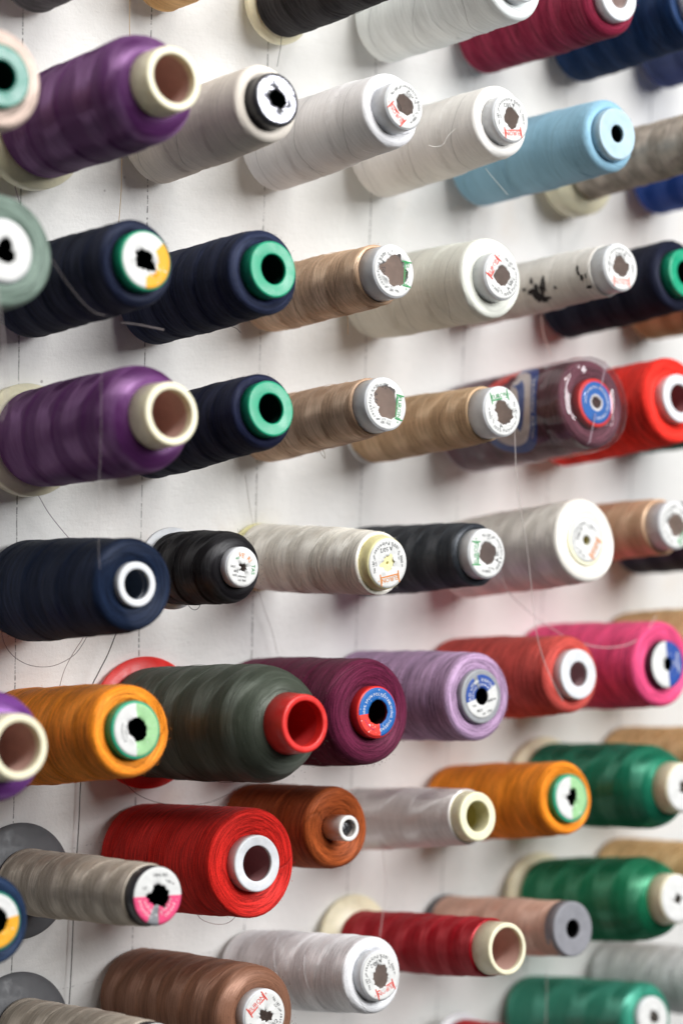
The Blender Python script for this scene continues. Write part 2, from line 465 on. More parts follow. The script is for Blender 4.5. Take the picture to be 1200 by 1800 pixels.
# ------------------------------------------------------------------ spools
# base centre x, y, z (m), upward tilt of the axis (deg), length to the tip of the tube (m)
GEO = {
    'beige_teal': (-0.09, -0.0061, 0.4353, 11.99, 0.1231),
    'purple1': (0.0, -0.0074, 0.4362, 11.2, 0.146),
    'offwhite': (0.09, -0.0062, 0.4338, 12.05, 0.1208),
    'white1': (0.18, -0.0063, 0.4334, 12.36, 0.1274),
    'white2': (0.27, -0.0061, 0.4319, 11.98, 0.125),
    'blue': (0.36, -0.0054, 0.4292, 10.28, 0.1315),
    'sage': (-0.09, -0.0078, 0.3464, 12.04, 0.125),
    'navy1': (0.0, -0.006, 0.3431, 11.6, 0.1245),
    'navy2': (0.09, -0.0062, 0.3385, 12.07, 0.122),
    'tan1': (0.18, -0.0048, 0.3387, 11.47, 0.1246),
    'mint': (0.27, -0.0054, 0.3392, 10.29, 0.1234),
    'stain': (0.36, -0.0046, 0.3386, 11.96, 0.1415),
    'navy3': (0.45, -0.0067, 0.3369, 13.32, 0.1169),
    'purple2': (0.0, -0.0075, 0.2576, 11.44, 0.1507),
    'navy4': (0.09, -0.0073, 0.253, 14.8, 0.1238),
    'tan2': (0.18, -0.0056, 0.2551, 13.74, 0.1219),
    'tan3': (0.27, -0.005, 0.2502, 11.96, 0.1298),
    'plumwrap': (0.36, -0.0086, 0.2503, 13.66, 0.1224),
    'red1': (0.45, -0.0086, 0.2496, 14.5, 0.1166),
    'navy5': (0.0, -0.0066, 0.1672, 10.79, 0.1215),
    'black': (0.09, -0.0326, 0.1775, 9.04, 0.0722),
    'cream': (0.18, -0.0034, 0.1732, 6.59, 0.1282),
    'charcoal': (0.27, -0.0053, 0.1631, 10.82, 0.1206),
    'ivory': (0.36, -0.0077, 0.158, 14.19, 0.1209),
    'tan4': (0.45, -0.0052, 0.1664, 11.96, 0.121),
    'purple3': (-0.09, -0.0078, 0.085, 12.01, 0.1461),
    'orange1': (0.0, -0.0069, 0.0779, 13.89, 0.1244),
    'olive': (0.09, -0.0089, 0.0758, 11.41, 0.1608),
    'plum': (0.18, -0.0074, 0.0717, 10.92, 0.1211),
    'lilac': (0.27, -0.0055, 0.071, 10.56, 0.1211),
    'coral': (0.36, -0.0063, 0.0712, 12.47, 0.1207),
    'pink': (0.45, -0.0058, 0.0703, 11.22, 0.1193),
    'taupe': (0.0, -0.0079, -0.0112, 11.56, 0.1462),
    'red2': (0.09, -0.0077, -0.0109, 12.1, 0.1213),
    'rust': (0.18, -0.0061, -0.005, 11.96, 0.1),
    'silky': (0.27, -0.0061, -0.0165, 14.41, 0.124),
    'orange2': (0.36, -0.0074, -0.0188, 14.84, 0.1191),
    'green1': (0.45, -0.0077, -0.0175, 11.47, 0.1383),
    'navyedge': (-0.09, -0.0065, -0.0133, 12.8, 0.1249),
    'brown': (0.09, -0.0073, -0.1037, 12.06, 0.1325),
    'white3': (0.18, -0.0072, -0.1038, 14.49, 0.1349),
    'darkred': (0.27, -0.0082, -0.1018, 13.74, 0.1545),
    'beige': (0.36, -0.0057, -0.1084, 13.91, 0.1285),
    'green2': (0.45, -0.0099, -0.106, 15.23, 0.1388),
    'teal': (0.45, -0.0076, -0.1949, 15.42, 0.1245),
    'whitemint': (0.27, -0.0053, 0.52, 10.04, 0.1312),
    'burgundy': (0.36, -0.0051, 0.5183, 9.61, 0.127),
    'taupe2': (0.0, -0.0088, -0.1056, 12.93, 0.1467),
    'greytop': (0.0, -0.0061, 0.5251, 12.0, 0.1197),
    'goldtop': (0.09, -0.0061, 0.5323, 12.0, 0.1197),
    'blacktop': (0.18, -0.0058, 0.5232, 12.0, 0.1201),
    'navy6': (0.45, -0.0061, 0.5188, 12.0, 0.1197),
    'slate': (0.54, -0.0061, 0.5188, 12.0, 0.1197),
    'mottled': (0.45, -0.0071, 0.4281, 12.0, 0.1476),
    'royal': (0.54, -0.0061, 0.427, 12.0, 0.1197),
    'brown6': (0.54, -0.0061, 0.3343, 12.0, 0.1197),
    'dkgreen': (0.54, -0.0061, 0.2488, 12.0, 0.1197),
    'blacknavy': (0.54, -0.0061, 0.157, 12.0, 0.1197),
    'gold1': (0.54, -0.0061, 0.0733, 12.0, 0.1197),
    'gold2': (0.54, -0.0061, -0.014, 12.0, 0.1197),
    'gold3': (0.54, -0.0061, -0.1022, 12.0, 0.1197),
    'red4': (0.36, -0.0241, -0.1974, 12.0, 0.0995),
    'purple4': (-0.1278, -0.0078, 0.2573, 12.0, 0.1405),
    'white5': (0.54, -0.0061, -0.1832, 12.0, 0.1197),
}

GROUP = 'thread spools on the wall pegs'

def wrap_profile(c):
    """outline of the wound thread, from the core at the back to the core at the front"""
    L = c['L'] / U
    z0 = c.get('z0', 1.5); z1 = L - c['prot']; rb, rh, rt = c['rb'], c['rh'], c['rt']
    bb = c.get('bb', 2.0); bh = c.get('bh', 3.0)
    pr = [(rt - 2, z0 + .5), (rb - bb - 1, z0)]
    for k in range(5):
        a = math.pi / 2 * k / 4
        pr.append((rb - bb + bb * math.sin(a), z0 + bb - bb * math.cos(a)))
    dome = c.get('dome', 0)
    zs, ze = z0 + bb, (z1 - dome if dome else z1 - bh)
    n = c.get('rings', 72 if c.get('segs', 88) >= 88 else 40)
    for k in range(1, n):
        s = k / n
        bul = c.get('bulge', .6) * math.sin(math.pi * s)
        pr.append((rb + (rh - rb) * s + bul, zs + (ze - zs) * s))
    if dome:
        r1 = c.get('rd', rt + .8)
        pw = c.get('dpow', 2.0)
        for k in range(0, 15):
            a = math.pi / 2 * k / 14
            pr.append((r1 + (rh - r1) * math.cos(a) ** (2 / pw), ze + dome * math.sin(a) ** (2 / pw)))
        pr.append((rt - 2, z1 - .2))
    else:
        for k in range(0, 7):
            a = math.pi / 2 * k / 6
            pr.append((rh - bh + bh * math.cos(a), ze + bh * math.sin(a)))
        dip = c.get('dip', 1.2)
        w_ = (rh - bh) - rt
        if w_ > 1.5:
            for s in (.25, .5, .75): pr.append((rh - bh - w_ * s, z1 - dip * s ** 1.5))
        pr.append((min(rt + .3, rh - bh - .2), z1 - dip - .6)); pr.append((rt - 2, z1 - dip - 2))
    return [(max(r, .5) * U, z * U) for r, z in pr]

def wound(c, parent, seed):
    rnd = random.Random(seed)
    ph = [rnd.uniform(0, 6.28) for _ in range(6)]
    amp = c.get('ridge', .48) * U
    fq = c.get('freq', 85.0) * .55
    nrnd = np.random.RandomState(seed)
    rough = {'matte': .075, 'sheeny': .06, 'satin': .05, 'pale': .045, 'silk': .03}[c['finish']] * U
    ringoff = nrnd.normal(0, 1.0, 400)
    def mod(th, r, z, i):
        w = fq * (z - r) + th / (2 * math.pi)
        saw = (w % 1.0) - .5
        return amp * (1.2 * saw + .6 * np.sin(3 * th + 90 * z + ph[0]) + .5 * np.sin(2 * th + ph[1])) + rough * (1.0 * ringoff[i] + .6 * ringoff[i + 150] * np.sin(th * 2 + ringoff[i + 80] * 3)) + nrnd.normal(0, .035 * U, len(th))
    pr = wrap_profile(c)
    return lathe('thread_wrap', pr, c['mat'], parent, segs=c.get('segs', 88), mod=mod)

def core_tube(c, parent):
    L = c['L'] / U; rt = c['rt']; ri = c.get('ri', rt * .53); b = min(1.4, (rt - ri) * .35)
    re = c.get('re', rt)       # radius of the tube where it leaves the thread
    pb = c['prot'] + 6
    pr = [(rt - 3, L - pb), (re, L - pb + .5), (rt, L - b)]
    for k in range(1, 6):
        a = math.pi / 2 * k / 5
        pr.append((rt - b + b * math.cos(a), L - b + b * math.sin(a)))
    pr += [(rt - b - .01, L), (ri + b * .7 + .01, L)]
    for k in range(1, 6):
        a = math.pi / 2 * k / 5
        pr.append((ri + b * .7 - b * .7 * math.sin(a), L - b * .7 + b * .7 * math.cos(a)))
    dp = c.get('lip', 2.6)
    rc = c.get('cav', min(ri + 2.5, rt - 2.2))
    pr += [(ri, L - dp), (rc, L - dp - .8)]
    lathe('tube', [(r * U, z * U) for r, z in pr], c['tube'], parent, segs=64)
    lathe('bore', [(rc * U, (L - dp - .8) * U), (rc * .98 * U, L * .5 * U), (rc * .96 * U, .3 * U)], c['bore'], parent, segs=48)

def flange(c, parent):
    rf, h = c['rf'], c.get('hf', 9.0)
    th = c.get('tf', 2.0)
    pr = [(c['rt'] - 3, 0), (rf - .6, 0), (rf, .5), (rf, th), (rf - .6, th + .6), (rf * .9, th + h * .25), (c.get('rn', c['rb'] * .9), h), (c['rt'] - 3, h + .5)]
    return lathe('base_flange', [(r * U, z * U) for r, z in pr], c.get('fmat', c['tube']), parent, segs=80)

def strands(c, parent, seed, n):
    """single threads lying over the wound surface"""
    rnd = random.Random(seed * 3 + 1)
    L = c['L'] / U; z0 = c.get('z0', 1.5) + 4; z1 = L - c['prot'] - (c.get('dome', 0) or 6)
    for k in range(n):
        za = rnd.uniform(z0, z1 - 12); turn = rnd.uniform(1.2, 3.6) * rnd.choice((-1, 1)); dz = rnd.uniform(5, 22)
        if za + dz > z1: dz = z1 - za
        a0 = rnd.uniform(1.8, 5.2); pts = []
        for i in range(41):
            s = i / 40
            z = za + dz * s
            f = (z - c.get('z0', 1.5)) / max(1, (L - c['prot'] - c.get('z0', 1.5)))
            r = c['rb'] + (c['rh'] - c['rb']) * f + c.get('bulge', .6) * math.sin(math.pi * min(max(f, 0), 1)) + .40
            a = a0 + turn * s
            pts.append((r * U * math.cos(a), r * U * math.sin(a), z * U))
        v, f = tube_mesh(pts, .00013, 5)
        new_obj('strand', v, f, c['mat'], parent)

def fuzz(c, parent, seed, n):
    """stray fibres standing off the spun thread"""
    rnd = random.Random(seed * 5 + 2)
    L = c['L'] / U; zb = c.get('z0', 1.5); zt = L - c['prot']
    V, F = [], []
    for k in range(n):
        a = rnd.uniform(0, 6.283)
        if rnd.random() < .6:
            f = rnd.random(); z = zb + (zt - zb) * f; r = c['rb'] + (c['rh'] - c['rb']) * f
            d = Vector((math.cos(a), math.sin(a), 0))
        else:
            z = zt - .5; r = c['rt'] + (c['rh'] - c['rt']) * rnd.uniform(.15, 1); d = Vector((math.cos(a) * .6, math.sin(a) * .6, .8))
        p = Vector((r * math.cos(a), r * math.sin(a), z))
        tn = Vector((-math.sin(a), math.cos(a), rnd.uniform(-.8, .8)))
        ln = rnd.uniform(1.2, 4.0)
        q1 = p + (d * rnd.uniform(.2, .6) + tn * rnd.uniform(-.7, .7)) * ln * .5
        q2 = q1 + (d * rnd.uniform(-.3, .5) + tn * rnd.uniform(-.8, .8)) * ln * .5
        v, f = tube_mesh([p * U, q1 * U, q2 * U], .00007, 3)
        o = len(V); V += v; F += [tuple(i + o for i in q) for q in f]
    ob = new_obj('stray_fibres', V, F, c['mat'], parent)
    ob['kind'] = 'stuff'

SEED = [10]
def spool(key, label, rgb, finish='matte', cat='thread spool', **c):
    x, y, z, tilt, L = GEO[key]
    SEED[0] += 1; seed = SEED[0]
    n = Vector((0, -math.cos(math.radians(tilt)), math.sin(math.radians(tilt))))
    X = Vector((1, 0, 0)); Y = n.cross(X)
    root = bpy.data.objects.new(c.get('name', 'thread_spool'), None); col.objects.link(root)
    root.empty_display_size = .02
    mw = Matrix((X, Y, n)).transposed().to_4x4(); mw.translation = Vector((x, y, z))
    root.matrix_world = mw
    root['label'] = label; root['category'] = cat; root['group'] = GROUP
    c['L'] = L; c['finish'] = finish
    c.setdefault('rt', 18.2); c.setdefault('prot', 9); c.setdefault('tube', WHITE)
    c['mat'] = thread_mat(rgb, finish, c.get('freq', 85.0), c.get('groove', 24.0), c.get('mottle', 0.0))
    if 'bore' not in c:      # thread tone through thin plastic, plus the hole's shade put into the tint
        tb = np.array(c.get('tint', (250, 242, 238)) if c['tube'] not in (GREEN, TEAL, DARK, DGREY) else (14, 52, 42))  # opaque tubes get a dark bore colour for the shade inside
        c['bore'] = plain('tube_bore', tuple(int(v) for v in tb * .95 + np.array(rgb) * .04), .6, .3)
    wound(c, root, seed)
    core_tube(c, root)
    if 'rf' in c: flange(c, root)
    if c.get('strands'): strands(c, root, seed, c['strands'])
    if c.get('fuzz'): fuzz(c, root, seed, int(c['fuzz'] * 2.5))
    lb = c.get('lab')
    if lb:
        R = c['rt'] * lb.get('R', .95) * U
        paper_label(root, R, L + .00022, lb.get('hole', .46), lb.get('sector', lambda a, r: 'w'), seed if 'seed' not in lb else lb['seed'],
                    lb.get('jag', .16), lb.get('curl', .8), lb.get('items', ()), math.radians(lb.get('rot', 0)))
    return root, c

def cup(ink, rot, hole=.46, **k):
    return dict(items=maker(ink), rot=rot, hole=hole, **k)

W_ = lambda a, r: 'w'
# --- top row (cut by the upper edge)
spool('greytop', 'dark grey spool cut off by the top left corner', (88, 86, 90), 'matte', rb=24, rh=22, segs=56)
spool('goldtop', 'golden tan spool at the top edge between the grey and the black spools', (205, 160, 105), 'satin', rb=23, rh=22, segs=56)
spool('blacktop', 'black spool on a cream flanged tube at the top edge with a loose black end', (46, 44, 46), 'matte', rb=23.5, rh=24, z0=7, tube=CREAM, rf=27, hf=6, tf=4, rn=24, strands=3, freq=60, fuzz=120)
spool('whitemint', 'pale mint white spool at the top edge, left of the burgundy spool', (234, 238, 236), 'pale', rb=28.5, rh=27.5, rt=17, ri=9, prot=9, strands=3, bh=4)
spool('burgundy', 'burgundy wine red spool with white tube at the top edge', (128, 34, 58), 'matte', rb=28, rh=27, bh=5, prot=8, ri=9, fuzz=150)
spool('navy6', 'deep blue navy spool in the top right, right of the burgundy spool', (16, 42, 78), 'matte', rb=29.5, rh=28, segs=64)
spool('slate', 'slate blue spool at the right edge under the deep blue navy spool', (72, 82, 122), 'matte', rb=28, rh=27, segs=56)
# --- second row
spool('beige_teal', 'pale beige spool with teal tube cut by the left edge beside the upper purple cone', (198, 176, 164), 'matte', rb=30, rh=28.5, prot=4, ri=9, rt=18.3, tube=TEAL)
CONE = dict(lip=5, cav=14.6, tint=(196, 160, 146), rb=31.5, rh=33, rt=19.2, ri=14.6, re=20.5, prot=17, z0=14, dome=17, rd=20.6, dpow=1.7, tube=CREAM, rf=37, hf=14, tf=8, rn=31, bb=4)
spool('purple1', 'upper purple thread cone with cream tube, left of the off white spool', (88, 42, 94), 'silk', cat='thread cone', name='thread_cone', freq=58, groove=0, **CONE)
spool('offwhite', 'off white spool with a black tube and torn silver foil disc on its end', (230, 221, 209), 'pale', rb=26.5, rh=24.6, rt=17.2, ri=9, prot=10, tube=DARK, bh=4.5, strands=3, freq=50,
      lab=dict(sector=lambda a, r: 's', hole=.36, jag=.12, curl=1.2))
spool('white1', 'white spool whose torn disc shows a red wordmark slanting at lower left', (242, 241, 243), 'pale', rb=28, rh=24.4, rt=16.4, ri=11.5, prot=12, bh=3.5, strands=4, freq=45, fuzz=120,
      lab=cup('r', 128, .42, jag=.13))
spool('white2', 'warm white spool with a thread curl on its side, left of the light blue spool', (243, 240, 235), 'pale', rb=28.5, rh=25.2, rt=16.8, ri=11.5, prot=9, bh=4, strands=4, freq=45,
      lab=cup('r', 183, .42, jag=.12))
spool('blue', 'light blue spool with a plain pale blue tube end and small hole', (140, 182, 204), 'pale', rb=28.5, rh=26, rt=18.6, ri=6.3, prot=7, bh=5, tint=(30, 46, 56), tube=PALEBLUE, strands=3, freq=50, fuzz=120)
spool('mottled', 'mottled taupe thread cone on a wide cream base, right of the light blue spool', (192, 178, 163), 'satin', cat='thread cone', name='thread_cone', rb=23, rh=20, z0=22, rt=17, ri=12, prot=14, tube=CREAM, rf=34, hf=20, tf=14, rn=24, mottle=.35, segs=64)
spool('royal', 'royal blue spool at the right edge below the mottled taupe cone', (24, 66, 150), 'satin', rb=28, rh=27, segs=56)
# --- third row
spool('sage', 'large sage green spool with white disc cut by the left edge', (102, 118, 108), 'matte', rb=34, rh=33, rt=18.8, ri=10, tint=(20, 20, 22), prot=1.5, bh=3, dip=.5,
      lab=dict(hole=.36, jag=.2, curl=.6))
spool('navy1', 'navy spool with a white and orange disc on its green tube, third row', (27, 33, 54), 'matte', rb=28, rh=26.5, rt=18.4, ri=11, prot=8, tube=GREEN, bh=4, fuzz=150,
      lab=dict(hole=.40, jag=.24, curl=1.3, R=.93, sector=lambda a, r: 'y' if (r > .52 and (a > 262 or a < 38)) else 'w', seed=5))
spool('navy2', 'navy spool with plain green tube, left of a tan spool with a torn flap', (29, 36, 60), 'matte', rb=29, rh=27.5, rt=18.2, ri=9.6, prot=9, tube=GREEN, bh=4.5, fuzz=220)
spool('tan1', 'tan brown spool whose torn paper flap sticks out at the right of its disc', (208, 174, 144), 'sheeny', rb=22.5, rh=20.6, rt=18, ri=12.5, prot=14.5, bh=2, strands=5, freq=70, fuzz=120,
      lab=cup('g', -100, .58, jag=.16, curl=2.2))
spool('mint', 'thick pale mint grey spool with a red wordmark at the left of its torn disc', (222, 223, 213), 'pale', rb=29, rh=28.4, rt=16.9, ri=11, prot=10, bh=3.5, strands=4, freq=50, fuzz=150,
      lab=cup('r', 52, .40, jag=.13))
STAIN = spool('stain', 'thin white spool with black ink stains on its thread', (226, 221, 214), 'pale', rb=20.5, rh=18.6, rt=17.4, ri=11.5, prot=13, bh=1.5, strands=2,
      lab=cup('f', 175, .45, jag=.12))
spool('navy3', 'dark navy spool with green tube at the right edge, right of the ink stained spool', (26, 29, 46), 'matte', rb=28.5, rh=27.5, rt=18.4, ri=9.6, prot=8, tube=GREEN, bh=5)
spool('brown6', 'golden brown spool at the right edge under the dark navy spool', (172, 128, 88), 'satin', rb=28, rh=27, segs=56)
# --- fourth row
spool('purple4', 'purple thread cone just showing at the left edge beside the lower purple cone', (100, 46, 116), 'silk', cat='thread cone', name='thread_cone', freq=58, groove=0, **CONE)
spool('purple2', 'lower purple thread cone with cream tube, above the blue navy spool', (88, 42, 94), 'silk', cat='thread cone', name='thread_cone', freq=58, groove=0, **CONE)
spool('navy4', 'dark navy spool with plain green tube, right of the lower purple cone', (26, 30, 54), 'matte', rb=26, rh=24.4, rt=18.1, ri=9.6, prot=7.5, tube=GREEN, bh=3.5, fuzz=200)
spool('tan2', 'brownish tan spool with dark winding grooves, directly under the other torn disc tan spool', (192, 160, 134), 'sheeny', rb=22.5, rh=19.8, rt=18.2, ri=12.5, prot=13.5, bh=1.6, strands=6, freq=70, fuzz=120,
      lab=cup('g', -105, .60, jag=.18, curl=1.4))
spool('tan3', 'tan spool with green wordmark atop its disc, in front of the plastic wrapped spool', (196, 164, 130), 'sheeny', rb=22.5, rh=19.6, rt=17.8, ri=12.5, prot=16, bh=1.5, strands=2, freq=70, z0=4, rf=22.5, hf=4, tf=3, rn=21,
      lab=cup('g', 8, .46, jag=.24, curl=1.2))
FILM = spool('plumwrap', 'dusky plum spool sealed in shiny clear plastic film', (98, 58, 68), 'matte', rb=34, rh=33, rt=18, ri=8, prot=4, tube=RED, bh=5, dip=3, freq=70,
      lab=dict(hole=.3, jag=.1, curl=0, R=.86, sector=lambda a, r: 'w' if r < .4 else 'b', items=[('arc', '100% SPUN POLYESTER', .74, 100, .165, 'w', False), ('arc', 'SEWING THREAD', .74, -40, .165, 'w', False)]))
spool('red1', 'bright red spool with white tube at the right edge, beside the plastic wrapped spool', (222, 48, 38), 'matte', rb=34, rh=33, rt=18.6, ri=11, tint=(190, 130, 134), prot=7, bh=4)
spool('dkgreen', 'dark green spool at the right edge below the bright red spool', (14, 78, 62), 'satin', rb=28, rh=27, segs=56)
# --- fifth row
spool('navy5', 'blue navy spool with a thin white tube ring, under the lower purple cone', (16, 28, 50), 'matte', rb=33.5, rh=29, rt=14, ri=9.4, tint=(112, 122, 138), prot=4, bb=9, bh=4, freq=50, groove=20, fuzz=150, dip=.6)
spool('black', 'small black spool with rounded end and a white disc with coloured lettering', (24, 22, 25), 'sheeny', rb=24.2, rh=23.8, rt=13.4, ri=8, prot=6, z0=6, dome=15, rd=15.5, dpow=2.2, rf=28, hf=5, tf=2.5, rn=24, strands=2, fuzz=60,
      lab=dict(hole=.30, jag=.34, curl=1.4, rot=0, items=[('line', 'VE', -.02, .62, .34, 'o', -20), ('line', 'RI', .45, .36, .34, 'o', -52), ('line', 'TAS', .66, -.18, .30, 'g', -100), ('line', 'ws', -.30, .52, .22, 'g', 10),
               ('line', '5000 m', -.52, .08, .17, 'k', -12), ('line', '40/2', -.45, -.16, .17, 'k', -12), ('line', '100% polyester', -.25, -.42, .15, 'k', -12), ('line', 'col. 900', -.12, -.66, .16, 'k', -12)]))
spool('cream', 'cream spool with pale yellow tube and an orange wordmark upside down on its disc', (238, 233, 221), 'sheeny', rb=24, rh=21.6, rt=17.6, ri=.8, cav=1.2, re=20, prot=8, z0=6, bh=1.6, tint=(190, 176, 70), tube=P((232, 224, 168)), rf=24.5, hf=5, tf=3, rn=23, strands=5, freq=75, fuzz=160, groove=30,
      lab=cup('o', 186, .32, jag=.2, curl=.8))
spool('charcoal', 'charcoal grey spool with a green wordmark at the left of its disc', (48, 52, 58), 'sheeny', rb=26, rh=22.4, rt=17.8, ri=11.5, prot=10, bh=3, freq=85, fuzz=100,
      lab=cup('g', 84, .48, jag=.08, curl=.6))
spool('ivory', 'thick ivory spool with a fuzzy pale end, right of the charcoal spool', (236, 231, 222), 'satin', rb=30.5, rh=31, rt=19, ri=3.8, cav=3.8, prot=.8, bh=3.5, tint=(190, 176, 90), tube=P((232, 228, 200)), dip=.2, freq=75,
      lab=dict(items=maker('o'), rot=-130, hole=.22, jag=.05, curl=0, R=.84))
spool('tan4', 'sandy tan spool with white tube at the right edge, right of the thick ivory spool', (204, 166, 134), 'satin', rb=23, rh=21.6, rt=18.6, ri=12, prot=14, bh=2,
      lab=cup('g', -135, .5, jag=.1))
spool('blacknavy', 'black navy spool at the right edge behind the sandy tan spool', (34, 38, 54), 'satin', rb=28, rh=27, segs=56)
# --- sixth row
spool('purple3', 'purple thread cone with cream tube at the left edge, in front of the orange spool', (104, 50, 124), 'silk', cat='thread cone', name='thread_cone', freq=58, groove=0, **CONE)
HALF = lambda a, r: 'g' if (a < 82 or a > 262) else 'w'
spool('orange1', 'larger orange spool at left with a torn half green disc, beside the olive cone', (226, 132, 36), 'matte', rb=32.5, rh=29.2, rt=18.3, ri=11, prot=6, tube=GREEN, bh=4, freq=60, fuzz=200,
      lab=dict(sector=HALF, hole=.40, jag=.12, curl=1.2, R=.9, items=[('arc', 'polyester', .68, 180, .16, 'k', False), ('arc', '5000 m', .5, 180, .14, 'k', False)]))
spool('olive', 'large dark olive grey thread cone on a red flanged tube', (66, 72, 62), 'sheeny', cat='thread cone', name='thread_cone', rb=38, rh=38.5, rt=18.6, ri=14.4, cav=14.4, lip=6, tint=(186, 40, 40), re=20.5, prot=18, z0=6, dome=28, rd=20.8, dpow=1.75, bb=4, tube=RED, rf=46, hf=6, tf=2.5, rn=36, freq=62, groove=40, strands=6, segs=110, fuzz=120)
PLUM = [('arc', '100% SPUN POLYESTER', .74, 100, .165, 'w', False), ('arc', 'SEWING THREAD', .74, -30, .165, 'w', False), ('arc', 'polyester', .72, 225, .14, 'm', True)]
spool('plum', 'thick plum burgundy spool with blue ring lettered 100% SPUN POLYESTER', (92, 30, 56), 'matte', rb=38.5, rh=36.5, rt=17.9, ri=9.5, prot=6, tube=RED, tint=(54, 22, 24), bh=8, freq=60, fuzz=420, segs=110,
      lab=dict(hole=.52, jag=.07, curl=.3, R=.93, sector=lambda a, r: 'r' if 180 < a < 272 else 'b', items=PLUM))
def lil(a, r):
    if r > .97 or r < .42: return 'd'
    if 100 < a < 118: return 'd'
    return 'n' if 25 < a < 192 else 'w'
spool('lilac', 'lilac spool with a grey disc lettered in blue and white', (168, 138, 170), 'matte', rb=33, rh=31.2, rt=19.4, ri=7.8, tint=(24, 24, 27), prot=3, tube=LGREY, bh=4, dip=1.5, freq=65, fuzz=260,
      lab=dict(hole=.40, jag=.02, curl=0, R=.80, sector=lil, items=[('arc', 'ОАО «ПНК', .76, 152, .23, 'w', False), ('arc', 'им. КИРОВА»', .76, 62, .21, 'w', False), ('arc', 'НИТКИ', .55, 155, .15, 'w', False), ('arc', 'ШВЕЙНЫЕ', .55, 65, .13, 'w', False),
               ('line', '40/2', -.22, -.62, .2, 'k', 0), ('line', '5000 м', .58, -.22, .18, 'k', 10), ('line', 'цв. 1702', .25, -.74, .17, 'k', 10), ('line', 'тип', -.52, -.36, .15, 'k', 0)]))
spool('coral', 'coral red spool with thick plain white tube, right of the lilac spool', (196, 80, 72), 'matte', rb=33, rh=29, rt=18.6, ri=9.2, tint=(200, 172, 176), prot=7, bh=6, freq=60, fuzz=150)
spool('pink', 'hot pink spool with a half white half blue disc', (222, 78, 124), 'matte', rb=34.5, rh=33, rt=18.4, ri=6, prot=5, tube=DARK, bh=5, freq=60,
      lab=dict(hole=.27, jag=.1, curl=.2, R=.98, sector=lambda a, r: 'n' if (a < 90 or a > 270) else 'w', items=[('line', 'НИТКИ', .66, 0, .24, 'w', 90), ('line', '5000', .42, 0, .16, 'w', 90)]))
spool('gold1', 'golden yellow spool at the right edge just above the hot pink spool', (216, 178, 128), 'satin', rb=32, rh=31, segs=56)
# --- seventh row
spool('navyedge', 'navy spool with orange and white disc cut by the left edge, below the purple cone', (30, 46, 72), 'matte', rb=28, rh=27, rt=18, ri=9, prot=5, tube=TEAL, bh=4,
      lab=dict(hole=.5, jag=.1, R=.9, sector=lambda a, r: 'y' if (a > 240 or a < 5) else 'w'))
TP = dict(rb=22, rh=19.6, rt=18.3, ri=11, re=18.6, prot=9, z0=7, bh=1.6, bb=3, tube=DARK, rf=39, hf=7, tf=2, rn=22, fmat=DGREY, freq=80)
TL = lambda a, r: ('w' if (a < 172 and a > -1) or a > 352 else ('d' if 238 < a < 268 else 'p'))
TI = [('arc', 'polyester', .74, 214, .17, 'w', True), ('arc', 'sewing', .54, 214, .15, 'w', True), ('arc', 'thread', .74, 310, .17, 'w', True), ('arc', '100% poly', .54, 310, .13, 'w', True),
      ('line', '100% PES', .2, .70, .16, 'k', -10), ('line', '5000 m', .55, .40, .14, 'k', -25), ('line', '120', -.5, .36, .15, 'k', 0)]
spool('taupe', 'taupe spool on a grey flange with white and pink disc, left of the red spool', (176, 164, 149), 'sheeny', **TP, lab=dict(hole=.42, jag=.22, curl=1.0, R=.97, sector=TL, items=TI))
spool('red2', 'scarlet red spool with plain white tube ring, left of the rust brown spool', (192, 36, 30), 'matte', rb=36, rh=35.6, rt=18.6, ri=11.6, tint=(176, 132, 134), prot=6, bh=3, dip=1.8, freq=40, groove=14, fuzz=320, segs=110)
RUST = spool('rust', 'rust brown spool with narrow white tube showing a screw head', (148, 72, 34), 'matte', rb=29, rh=28.3, rt=9, ri=6, prot=13, tube=P((222, 220, 216)), bh=4, dip=6, freq=40, groove=12, fuzz=320, segs=100)
spool('silky', 'silky white thin spool with cream yellow tube, right of the rust brown spool', (234, 228, 224), 'silk', rb=23.5, rh=20, rt=17.5, ri=11, re=18.4, prot=10, bh=1.5, lip=14, tint=(206, 196, 130), tube=P((236, 232, 196)), freq=32, groove=0)
spool('orange2', 'smaller orange spool with a torn half green disc, left of the upper green cone', (226, 132, 36), 'matte', rb=30, rh=27.4, rt=18.2, ri=10, prot=5, tube=GREEN, bh=3.5, freq=55,
      lab=dict(sector=HALF, hole=.36, jag=.3, curl=1.4, R=.88, seed=77))
GC = dict(rb=33, rh=33, rt=19, ri=9, re=20.5, prot=14, z0=12, dome=24, rd=20.8, dpow=1.6, bb=3, tube=CREAM, rf=38, hf=11, tf=5, rn=31, freq=62, groove=0)
spool('green1', 'upper green thread cone with cream tube, right of the smaller orange spool', (26, 114, 86), 'silk', cat='thread cone', name='thread_cone', **GC, lab=dict(hole=.3, jag=.15))
spool('gold2', 'golden yellow spool behind the upper green cone', (216, 178, 128), 'satin', rb=29, rh=28, segs=56)
